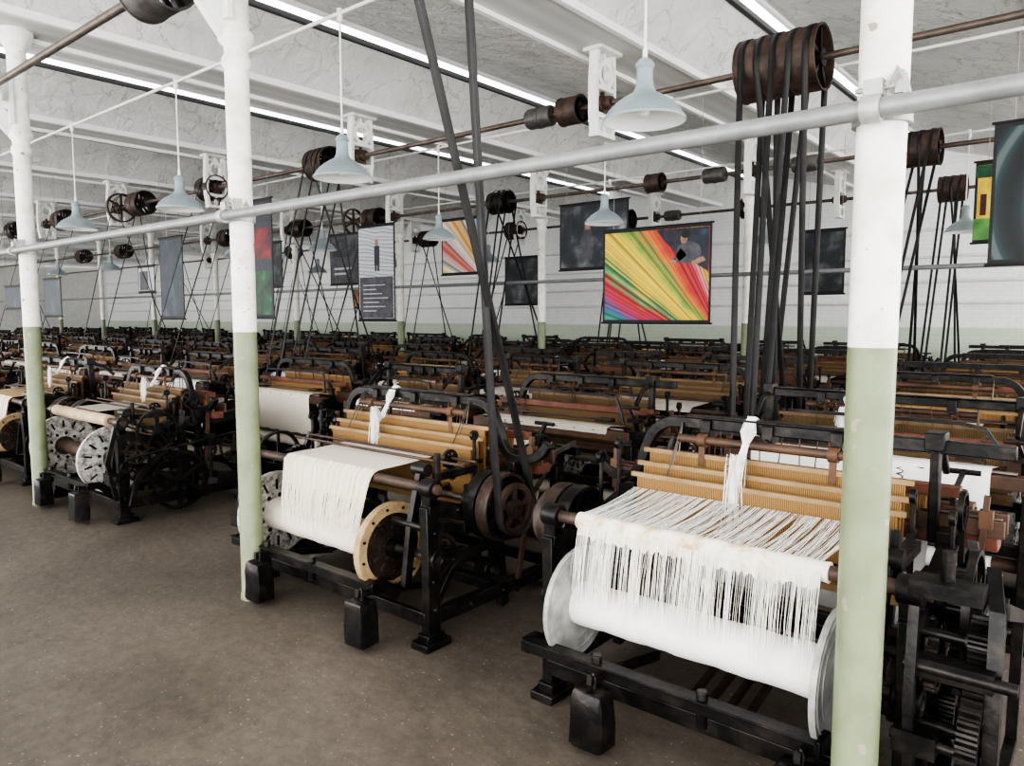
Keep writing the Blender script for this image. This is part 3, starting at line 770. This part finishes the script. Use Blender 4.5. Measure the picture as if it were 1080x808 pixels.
    # ---- picking sticks
    for x, s_ in ((-.09, 1), (W + .09, -1)):
        b = MB(WOODD); b.bar([(x + s_ * .06, .70, .18), (x, .72, .6), (x - s_ * .02, .73, 1.02)], .03, .02, (0, 1, 0)); b.m(LEATH)
        b.box((x - s_ * .02, .73, .93), (.045, .045, .07))
        P.append(('pick', 'picking_stick', None, b, None))
    # ---- brake levers and weights
    for k, x in enumerate((.38, W - .25)):
        b = MB(IRON); b.bar([(x, .30, .20), (x, .0, .26), (x, -.25, .30)], .022, .035, X)
        b.tube([(x, -.225, .32), (x + .012, -.225, .30), (x + .006, -.225, .24)], .007)
        P.append(('lev%d' % k, 'brake_lever', None, b, None))
        b = MB(IRON); vs = []
        rw = random.Random(k + 3)
        prof = ((.062, .052, .030), (.072, .058, .036), (.074, .058, .12), (.070, .056, .20), (.066, .053, .25), (.058, .046, .258))
        for (sx, sy, z) in prof:
            for q in ((-1, -.88), (-.88, -1), (.88, -1), (1, -.88), (1, .88), (.88, 1), (-.88, 1), (-1, .88)): vs.append((x + q[0] * sx + rw.uniform(-.005, .005), -.225 + q[1] * sy + rw.uniform(-.004, .004), z + rw.uniform(-.004, .004)))
        e_ = 8 * (len(prof) - 1)
        fs = [tuple(range(7, -1, -1)), tuple(range(e_, e_ + 8))]
        for r_ in range(len(prof) - 1):
            for q in range(8): fs.append((r_ * 8 + q, r_ * 8 + (q + 1) % 8, r_ * 8 + 8 + (q + 1) % 8, r_ * 8 + 8 + q))
        b.new(vs, fs)
        P.append(('wt%d' % k, 'brake_weight', 'lev%d' % k, b, 'rough blocky cast iron weight'))
    b = MB(LEATH)
    for k in range(12):
        x = rnd.uniform(.25, W - .25); y = AY + rnd.uniform(-.05, .03)
        b.tube([(x, y, 1.18), (x + rnd.uniform(-.02, .02), y, 1.05), (x + rnd.uniform(-.03, .03), y - .02, .92)], .003, 4)
    P.append(('cords', 'harness_cords', None, b, None))
    return P, W

BEV = {'side_frame', 'top_rail', 'cross_rail', 'brake_rail', 'sley', 'breast_beam'}
STUFF = {'harness_cords', 'warp_threads'}
PROTO = {}
LABELS = {'loose': 'black cast iron power loom with loose white warp threads', 'cream': 'black cast iron power loom with draped cream warp',
          'white': 'black cast iron power loom wound with white yarn', 'tan': 'black cast iron power loom with tan warp', 'fleck': 'black cast iron power loom with drab cloth and nearly empty beam',
          'bare': 'black cast iron power loom with exposed slotted beam discs'}
def proto(kind, style):
    if (kind, style) in PROTO: return PROTO[(kind, style)]
    P, W = build_loom(kind, style)
    out = [(k, n, pk, mb.mesh(n), lb) for (k, n, pk, mb, lb) in P]
    bm = bmesh.new(); mats = []
    for (k, n, pk, me, lb) in out:
        st = len(bm.faces); bm.from_mesh(me); bm.faces.ensure_lookup_table()
        mp = []
        for m_ in me.materials:
            if m_ not in mats: mats.append(m_)
            mp.append(mats.index(m_))
        for f in bm.faces[st:]: f.material_index = mp[f.material_index]
    far = bpy.data.meshes.new('power_loom'); bm.to_mesh(far); bm.free()
    for m_ in mats: far.materials.append(m_)
    PROTO[(kind, style)] = (out, W, far); return PROTO[(kind, style)]
def place_loom(kind, style, x0, y0, rot, full):
    out, W, far = proto(kind, style)
    loc = (x0, y0, 0) if not rot else (x0 + W, y0 + D, 0)
    if not full:
        o = bpy.data.objects.new('power_loom', far); COL.objects.link(o)
    else:
        o = bpy.data.objects.new('power_loom', None); COL.objects.link(o); o.empty_display_size = .2
        keys = {}
        for (k, n, pk, me, lb) in out:
            c = bpy.data.objects.new(n, me); COL.objects.link(c); c.parent = keys.get(pk, o) if pk else o
            keys[k] = c
            if lb: c['label'] = lb
            if n in STUFF: c['kind'] = 'stuff'
            if n in BEV:
                md = c.modifiers.new('Bevel', 'BEVEL'); md.width = .005; md.segments = 2; md.limit_method = 'ANGLE'
    o.location = loc; o.rotation_euler = (0, 0, PI if rot else 0)
    o['label'] = LABELS[style]; o['category'] = 'loom'; o['group'] = 'power looms in rows'
    return o
ROWS = [2.55 + 1.85 * k for k in range(7)]
ROWS[4] = 10.27; ROWS[5] = 11.9; ROWS[6] = 13.78
sty = ['cream', 'white', 'tan', 'fleck', 'white', 'fleck', 'cream', 'bare']
rs = random.Random(3)
for r, y0 in enumerate(ROWS):
    rot = r % 2 == 1
    for j in range(7):
        for q in (0, 1, 2):      # 0 right loom, 1 left loom of the pair, 2 narrow loom filling the gap
            base = -5.83 * j
            x0 = (-1.9, -4.25, -5.85)[q] + base
            right_kind, left_kind = ('Q', 'P') if not rot else ('P', 'Q')
            kind = (right_kind, left_kind, 'R')[q]
            W = {'P': 1.57, 'Q': 1.42, 'R': 1.15}[kind]
            style = rs.choice(sty)
            if q == 2:
                if r == 0: continue
                if rot: x0 = -5.75 + base
            if rot and q == 1: x0 = -4.25 + .2 + base
            amin = -(x0 + W)
            if amin > 3.54 * (y0 + 1.2) + .3: continue
            if amin > 37: continue
            if r == 0: style = {(0, 0): 'loose', (0, 1): 'cream', (1, 0): 'bare', (1, 1): 'tan'}.get((j, q), style)
            if r == 1 and j == 0: style = ('white', 'fleck', 'tan')[q]
            if r == 1 and j == 1: style = ('cream', 'white', 'fleck')[q]
            if r == 3 and j == 0: style = ('white', 'tan', 'fleck')[q]
            full = (r == 0) or (r in (1, 2) and j <= 1)
            place_loom(kind, style, x0, y0, rot, full)

# ------------------------------------------------------------------ drive belts
def belt(top, rt, bot, rb, w=.045, cross=False):
    xt, yt, zt = top; xb, yb, zb = bot
    d = Vector((yb - yt, zb - zt)); Ld = d.length; d.normalize(); n = Vector((-d.y, d.x))
    def pt(c, r, ang):
        v = n * math.cos(ang) - d * math.sin(ang); return (c[0] + v.x * r, c[1] + v.y * r)
    pts = []
    for k in range(13): p = pt((yt, zt), rt, PI * k / 12); pts.append((xt, p[0], p[1]))
    A = pts[-1]; sgn = -1 if not cross else 1
    bs = []
    for k in range(13):
        ang = PI * k / 12
        v = n * (sgn * math.cos(ang)) + d * math.sin(ang); bs.append((xb, yb + v.x * rb, zb + v.y * rb))
    for k in range(1, 6):
        t = k / 6; pts.append(tuple(A[i] + (bs[0][i] - A[i]) * t + (.012 if i == 0 and cross else 0) for i in range(3)))
    pts += bs
    Bq = bs[-1]; T0 = pts[0]
    for k in range(1, 6):
        t = k / 6; pts.append(tuple(Bq[i] + (T0[i] - Bq[i]) * t - (.012 if i == 0 and cross else 0) for i in range(3)))
    N = len(pts); mb = MB(BELT); vs = []
    for p in pts:
        vs += [(p[0] - w / 2, p[1], p[2]), (p[0] + w / 2, p[1], p[2])]
    mb.new(vs, [(2 * i, 2 * i + 1, 2 * ((i + 1) % N) + 1, 2 * ((i + 1) % N)) for i in range(N)])
    o = add('drive_belt', mb, label='black leather drive belt from overhead drum to loom', cat='belt', group='leather drive belts')
    md = o.modifiers.new('Solidify', 'SOLIDIFY'); md.thickness = .004; md.offset = 0
    return o
def crank_y(r): return ROWS[r] + (CY if r % 2 == 0 else D - CY)
belt((-2.22, *SH[0]), .245, (-2.40, crank_y(0), CZ), .138, .05, True)
for i, (rw, xb) in enumerate(((1, -2.16), (2, -2.30), (1, -2.02), (2, -2.44), (2, -2.10))):
    xt = -2.2 - .25 + .5 * i / 4
    belt((xt, *SH[1]), .246, (xb, crank_y(rw) - (.15 if rw == 2 else 0), CZ), .12, .048, i in (1,))
for si, rows in ((1, (1, 2)), (2, (3, 4)), (3, (5, 6))):
    for j, a in ((0, 2.2), (1, 8.15), (2, 13.95), (3, 19.8)):
        if si == 1 and j == 0: continue
        off = -5.83 * j
        if si == 2 and j == 0: a = 1.9
        lst = ((rows[0], -2.40), (rows[1], -2.12), (rows[0], -2.12))[:3 if j < 2 else 2]
        for i, (rw, xb) in enumerate(lst):
            xt = -a - .11 + .11 * i
            belt((xt, *SH[si]), .206, (xb + off, crank_y(rw), CZ), .16, .032, i == 1)
    for a in (11.0, 16.9):
        if si == 2 and a == 11.0: a = 11.45
        belt((-a, *SH[si]), .186 if si == 1 and a == 11.0 else .206, (-a - .5, crank_y(rows[0]), CZ), .16, .032, False)

# ------------------------------------------------------------------ hanks of loose yarn hanging on looms
def hank(x, y, z, L, seed):
    r = random.Random(seed); b = MB(TW)
    for k in range(120):
        cx = r.gauss(0, .009); l = L * r.choice((.55, .7, .85, 1)) * r.uniform(.85, 1.08); sx = r.gauss(0, .013)
        fy = r.uniform(-.012, .012); bul = r.choice((-1, 1)) * r.uniform(.006, .022)
        b.tube([(cx, .030, -.05 - r.random() * .03), (cx, .028, -.01), (cx, .0, .008 + abs(fy) * .5), (cx + bul * .4, -.034, -.012), (cx + bul, -.058 + fy * 1.5, -.05), (cx * .5 + bul * .4, -.075 + fy * .5, -.095), (cx * .6 + sx * .5, -.13 + fy, -.18), (cx * .9 + sx, -.192 + fy, -.62 * l), (cx * 1.0 + sx * 1.3, -.196 + fy, -l)], r.uniform(.0011, .0019), 4)
    add('yarn_hank', b, loc=(x, y, z), label='bundle of frayed white yarn hanging over loom top rail', cat='yarn', group='hanging yarn bundles')
hank(-1.27, ROWS[0] + AY, 1.238, .44, 1)
hank(-3.66, ROWS[0] + AY, 1.238, .36, 2)
hank(-1.30, ROWS[1] + D - AY, 1.238, .28, 3)
hank(-9.2, ROWS[0] + AY, 1.238, .3, 4)
hank(-6.9, ROWS[0] + AY, 1.238, .3, 5)

# ------------------------------------------------------------------ hanging picture banners
def ramp_mat(name, ramp, scale, rot=(0, 0, 0), typ='wave', dist=2., interp='LINEAR', org=(0, 0), rng=(-3.14, 3.14), fine=70):
    m, t, b = nt(name); b.inputs['Roughness'].default_value = .5
    tc = t.nodes.new('ShaderNodeTexCoord'); mp = t.nodes.new('ShaderNodeMapping'); mp.inputs['Rotation'].default_value = rot
    t.links.new(tc.outputs['Object'], mp.inputs['Vector'])
    r = t.nodes.new('ShaderNodeValToRGB'); cr = r.color_ramp; cr.interpolation = interp
    while len(cr.elements) < len(ramp): cr.elements.new(.5)
    for e, (p, c) in zip(cr.elements, ramp): e.position = p; e.color = (*c, 1)
    if typ == 'fan':
        s = t.nodes.new('ShaderNodeSeparateXYZ'); t.links.new(tc.outputs['Object'], s.inputs[0])
        def mth(op, a, b_=None):
            q = t.nodes.new('ShaderNodeMath'); q.operation = op
            for i, v in enumerate((a, b_)):
                if v is None: continue
                if isinstance(v, (int, float)): q.inputs[i].default_value = v
                else: t.links.new(v, q.inputs[i])
            return q.outputs[0]
        ang = mth('ARCTAN2', mth('SUBTRACT', s.outputs['Z'], org[1]), mth('SUBTRACT', s.outputs['X'], org[0]))
        fac = mth('DIVIDE', mth('SUBTRACT', ang, rng[0]), rng[1] - rng[0])
        n = t.nodes.new('ShaderNodeTexNoise'); n.noise_dimensions = '1D'; n.inputs['Scale'].default_value = fine; n.inputs['Detail'].default_value = 3
        t.links.new(fac, n.inputs['W'])
        nb = t.nodes.new('ShaderNodeTexNoise'); nb.inputs['Scale'].default_value = 2.2; nb.inputs['Detail'].default_value = 2
        t.links.new(tc.outputs['Object'], nb.inputs['Vector'])
        fac2 = mth('ADD', mth('ADD', fac, mth('MULTIPLY', mth('SUBTRACT', n.outputs['Fac'], .5), dist)), mth('MULTIPLY', mth('SUBTRACT', nb.outputs['Fac'], .5), .18 if fine > 30 else 0.))
        t.links.new(fac2, r.inputs['Fac'])
        r2 = t.nodes.new('ShaderNodeValToRGB'); r2.color_ramp.elements[0].position = .35; r2.color_ramp.elements[0].color = (.3, .3, .3, 1); r2.color_ramp.elements[1].position = .55
        t.links.new(n.outputs['Fac'], r2.inputs['Fac'])
        ml = t.nodes.new('ShaderNodeMix'); ml.data_type = 'RGBA'; ml.blend_type = 'MULTIPLY'; ml.inputs[0].default_value = 1
        t.links.new(r.outputs['Color'], ml.inputs[6]); t.links.new(r2.outputs['Color'], ml.inputs[7]); t.links.new(ml.outputs[2], b.inputs['Base Color'])
        return m
    if typ == 'wave':
        w = t.nodes.new('ShaderNodeTexWave'); w.wave_profile = 'SAW'; w.inputs['Distortion'].default_value = dist; w.inputs['Detail'].default_value = 1
    elif typ == 'ring':
        w = t.nodes.new('ShaderNodeTexWave'); w.wave_type = 'RINGS'; w.rings_direction = 'Y'; w.inputs['Distortion'].default_value = dist
        mp.inputs['Location'].default_value = (-.3, 0, .1)
    else:
        w = t.nodes.new('ShaderNodeTexNoise'); w.inputs['Detail'].default_value = 6
    w.inputs['Scale'].default_value = scale
    t.links.new(mp.outputs['Vector'], w.inputs['Vector'])
    t.links.new(w.outputs['Fac'], r.inputs['Fac']); t.links.new(r.outputs['Color'], b.inputs['Base Color'])
    return m
RAIN = ramp_mat('fanned_coloured_threads_picture', [(0, (.02, .20, .26)), (.07, (.02, .36, .16)), (.14, (.03, .12, .34)), (.20, (.50, .015, .10)), (.27, (.60, .015, .015)), (.33, (.015, .30, .10)), (.40, (.80, .55, .02)), (.50, (.85, .64, .03)), (.56, (.06, .36, .06)), (.62, (.75, .20, .02)), (.68, (.62, .015, .02)), (.78, (.55, .015, .04)), (.83, (.60, .20, .25)), (.88, (.75, .50, .03)), (.93, (.45, .015, .08)), (.98, (.015, .015, .03))],
                1, typ='fan', org=(1.05, -1.05), rng=(2.95, 1.75), dist=.12, fine=48)
GREYB = ramp_mat('pale_grey_print', [(.3, (.38, .39, .43)), (.7, (.58, .59, .62))], 3, typ='noise')
HALLP = ramp_mat('pale_loom_hall_print', [(.0, (.10, .10, .12)), (.12, (.62, .63, .66)), (.5, (.50, .51, .55)), (.56, (.08, .08, .10)), (.66, (.60, .61, .64)), (1, (.42, .43, .47))], 2.6, (0, 1.45, 0), 'wave', 2.5)
SKIN = M('picture_skin_tone', (.40, .22, .15), (.25, .13, .09), 14, .6)
DARKB = ramp_mat('dark_machinery_picture', [(.3, (.006, .008, .012)), (.5, (.025, .032, .04)), (.64, (.12, .13, .14)), (.78, (.40, .40, .40))], 3.2, typ='noise')
BLUEB = ramp_mat('dark_blue_picture', [(.3, (.003, .006, .010)), (.55, (.007, .020, .038)), (.75, (.035, .08, .11))], 4, (0, .5, 0), 'noise')
GREYD = M('dark_grey_print', (.035, .036, .045), (.09, .09, .11), 6, .5)
NAVY = M('navy_print', (.006, .008, .016), (.022, .028, .045), 9, .5)
YELL = ramp_mat('coloured_lines_on_white_picture', [(0, (.9, .9, .88)), (.18, (.9, .75, .05)), (.27, (.9, .9, .88)), (.38, (.75, .08, .04)), (.46, (.9, .9, .88)), (.58, (.9, .45, .04)), (.66, (.9, .9, .88)), (.78, (.08, .2, .5)), (.86, (.9, .9, .88)), (1, (.1, .4, .15))], 1, typ='fan', org=(.9, -.9), rng=(3.1, 1.6), dist=.05, fine=20)
TEALR = ramp_mat('teal_wheel_picture', [(0, (.003, .006, .007)), (.5, (.008, .016, .020)), (.85, (.014, .038, .042)), (.97, (.08, .11, .11))], 1.1, typ='ring', dist=.3)
ORANGE = ramp_mat('orange_picture', [(.3, (.05, .02, .01)), (.55, (.6, .2, .04)), (.75, (.9, .5, .15))], 3, typ='noise')
REDP = ramp_mat('dark_red_cloth_picture', [(.35, (.012, .003, .004)), (.52, (.14, .005, .008)), (.70, (.36, .015, .02))], 3.5, typ='noise')
GREENP = ramp_mat('dark_green_cloth_picture', [(.35, (.003, .010, .006)), (.52, (.005, .06, .02)), (.70, (.02, .20, .07))], 3.5, typ='noise')
YELP = ramp_mat('yellow_cloth_picture', [(.3, (.35, .16, .02)), (.5, (.70, .52, .04)), (.7, (.80, .72, .20))], 3, typ='noise')
LGRP = ramp_mat('green_cloth_picture', [(.3, (.02, .10, .03)), (.5, (.12, .32, .06)), (.7, (.35, .50, .12))], 3, typ='noise')
def banner(a0, a1, y, z0, z1, mat, lbl, deco=()):
    cx, cz = -(a0 + a1) / 2, (z0 + z1) / 2; w, h = abs(a1 - a0), z1 - z0
    b = MB(mat); b.box((0, 0, 0), (w - .05, .008, h - .05)); b.m(BLACKP)
    for s_ in (-1, 1): b.box((s_ * (w / 2 - .0125), 0, 0), (.025, .009, h)); b.box((0, 0, s_ * (h / 2 - .02)), (w, .0095, .04))
    for i, (u0, v0, u1, v1, mt) in enumerate(deco):
        b.m(mt); b.box((((u0 + u1) / 2 - .5) * w, -.0045 - .0005 * i / max(1, len(deco)) * 4, ((v0 + v1) / 2 - .5) * h), ((u1 - u0) * w, .002, (v1 - v0) * h))
    o = add('picture_banner', b, loc=(cx, y, cz), label=lbl, cat='banner', group='hanging picture banners')
    for s_ in (-1, 1):
        r = MB(BLACKP); r.cyl((-w / 2 - .02, 0, s_ * h / 2), (w / 2 + .02, 0, s_ * h / 2), .012, n=10); add('banner_rod', r, o)
        q = MB(WIRE); q.cyl((s_ * w * .4, 0, h / 2), (s_ * w * .4, 0, 4.2 - cz), .003, n=5); add('hanging_wire', q, o)
    return o
ob = banner(5.13, 3.68, 8.0, 1.62, 2.77, RAIN, 'banner picturing person behind fanned red, yellow, green threads')
pic = MB(NAVY)   # printed figure in the upper corner of the picture
def disc(mb, cx, cz, rx, rz, yy, n=18):
    vs = [(cx, yy, cz)] + [(cx + rx * math.cos(2 * PI * i / n), yy, cz + rz * math.sin(2 * PI * i / n)) for i in range(n)]
    mb.new(vs, [(0, 1 + i, 1 + (i + 1) % n) for i in range(n)])
pic.new([(.02, -.0055, .53), (.69, -.0055, .53), (.69, -.0055, .02), (.56, -.0055, .10), (.42, -.0055, .16), (.30, -.0055, .24), (.14, -.0055, .38)], [(0, 1, 2, 3, 4, 5, 6)])
pic.m(GREYD); disc(pic, .44, .25, .16, .13, -.006); pic.new([(.34, -.006, .30), (.24, -.006, .17), (.30, -.006, .13), (.42, -.006, .22)], [(0, 1, 2, 3)])
pic.m(SKIN); disc(pic, .38, .41, .045, .06, -.0065); disc(pic, .25, .150, .040, .022, -.0065); pic.new([(.52, -.0065, .16), (.62, -.0065, .20), (.66, -.0065, .15), (.55, -.0065, .11)], [(0, 1, 2, 3)]); disc(pic, .52, .13, .04, .024, -.0068)
pic.m(BLACKP); disc(pic, .40, .455, .055, .04, -.007)
pic.m(BLUEB); pic.new([(.56, -.006, .50), (.68, -.006, .50), (.68, -.006, .30), (.60, -.006, .33)], [(0, 1, 2, 3)])
add('printed_figure', pic, ob, label='printed figure of a person in dark clothes leaning over threads')
banner(6.86, 5.64, 9.45, 2.41, 3.41, DARKB, 'dark banner with picture of person at machinery', [(.36, .15, .48, .6, GREYD), (.38, .6, .46, .73, SKIN), (.7, .1, .9, .5, GREYD)])
banner(9.45, 8.5, 9.45, 2.43, 3.40, YELL, 'banner with coloured lines crossing a white ground')
deco = [(.46, .58, .60, .78, NAVY), (.485, .78, .565, .85, SKIN), (.47, .52, .52, .58, NAVY), (.54, .52, .59, .58, NAVY)]
deco += [(.05, .03, .95, .46, GREYD)] + [(.14, .10 + .045 * k, .5 + .08 * ((k * 3) % 5), .110 + .045 * k, GREYB) for k in range(7)]
banner(9.98, 9.06, 8.0, 1.63, 3.19, HALLP, 'tall grey banner picturing dark figure above text panel', deco)
banner(12.68, 11.77, 9.45, 2.34, 3.36, GREYD, 'dark banner with pale picture strip', [(.1, .55, .9, .9, DARKB), (.15, .2, .6, .24, GREYB), (.15, .3, .75, .34, GREYB)])
banner(14.4, 13.7, 11.4, 1.9, 2.38, ORANGE, 'small orange picture banner')
banner(9.7, 8.78, 5.62, 1.68, 3.27, NAVY, 'tall dark banner with red and green blocks', [(.05, .50, .95, .76, REDP), (.05, .03, .95, .40, GREENP), (.1, .1, .5, .3, DARKB)])
banner(11.98, 11.23, 5.62, 1.66, 2.94, BLUEB, 'narrow dark blue picture banner')
banner(9.71, 8.70, 11.5, 1.93, 2.88, DARKB, 'dark banner with picture of machinery')
banner(3.65, 3.08, 11.0, 2.02, 2.93, DARKB, 'small dark picture banner')
banner(.91, -.45, 7.2, 2.12, 3.25, TEALR, 'large dark teal banner picturing a wheel')
banner(1.31, .2, 9.2, 2.47, 3.31, YELP, 'banner in yellow, green and red cloth colours', [(.0, .04, 1, .30, LGRP), (.05, .34, .10, .6, REDP), (0, .80, 1, .95, GREENP)])
banner(15.0, 14.3, 6.6, 2.16, 2.68, GREYB, 'small pale picture banner', [(.1, .1, .6, .8, GREYD)])
banner(15.2, 14.4, 5.0, 1.7, 2.38, BLUEB, 'dark blue picture banner')
banner(17.3, 16.2, 5.0, 1.85, 2.3, BLUEB, 'dark blue picture banner')
banner(12.7, 12.2, 8.0, 2.25, 3.1, DARKB, 'narrow dark picture banner')

# ------------------------------------------------------------------ world, lights, camera
w = bpy.data.worlds.new('World'); SC.world = w; w.use_nodes = True
bg = w.node_tree.nodes['Background']; bg.inputs['Color'].default_value = (1, .995, .98, 1); bg.inputs['Strength'].default_value = 4.9
cam = bpy.data.cameras.new('Camera'); cam.sensor_width = 36; cam.sensor_fit = 'HORIZONTAL'; cam.lens = 26.0; cam.clip_start = .05; cam.clip_end = 200
co = bpy.data.objects.new('Camera', cam); COL.objects.link(co); co.location = (0, 0, 1.7)
co.rotation_euler = (math.radians(90 - 5.13), 0, math.radians(39.65))
SC.camera = co
try:
    SC.view_settings.look = 'AgX - High Contrast'
except Exception as e:
    print('look', e)
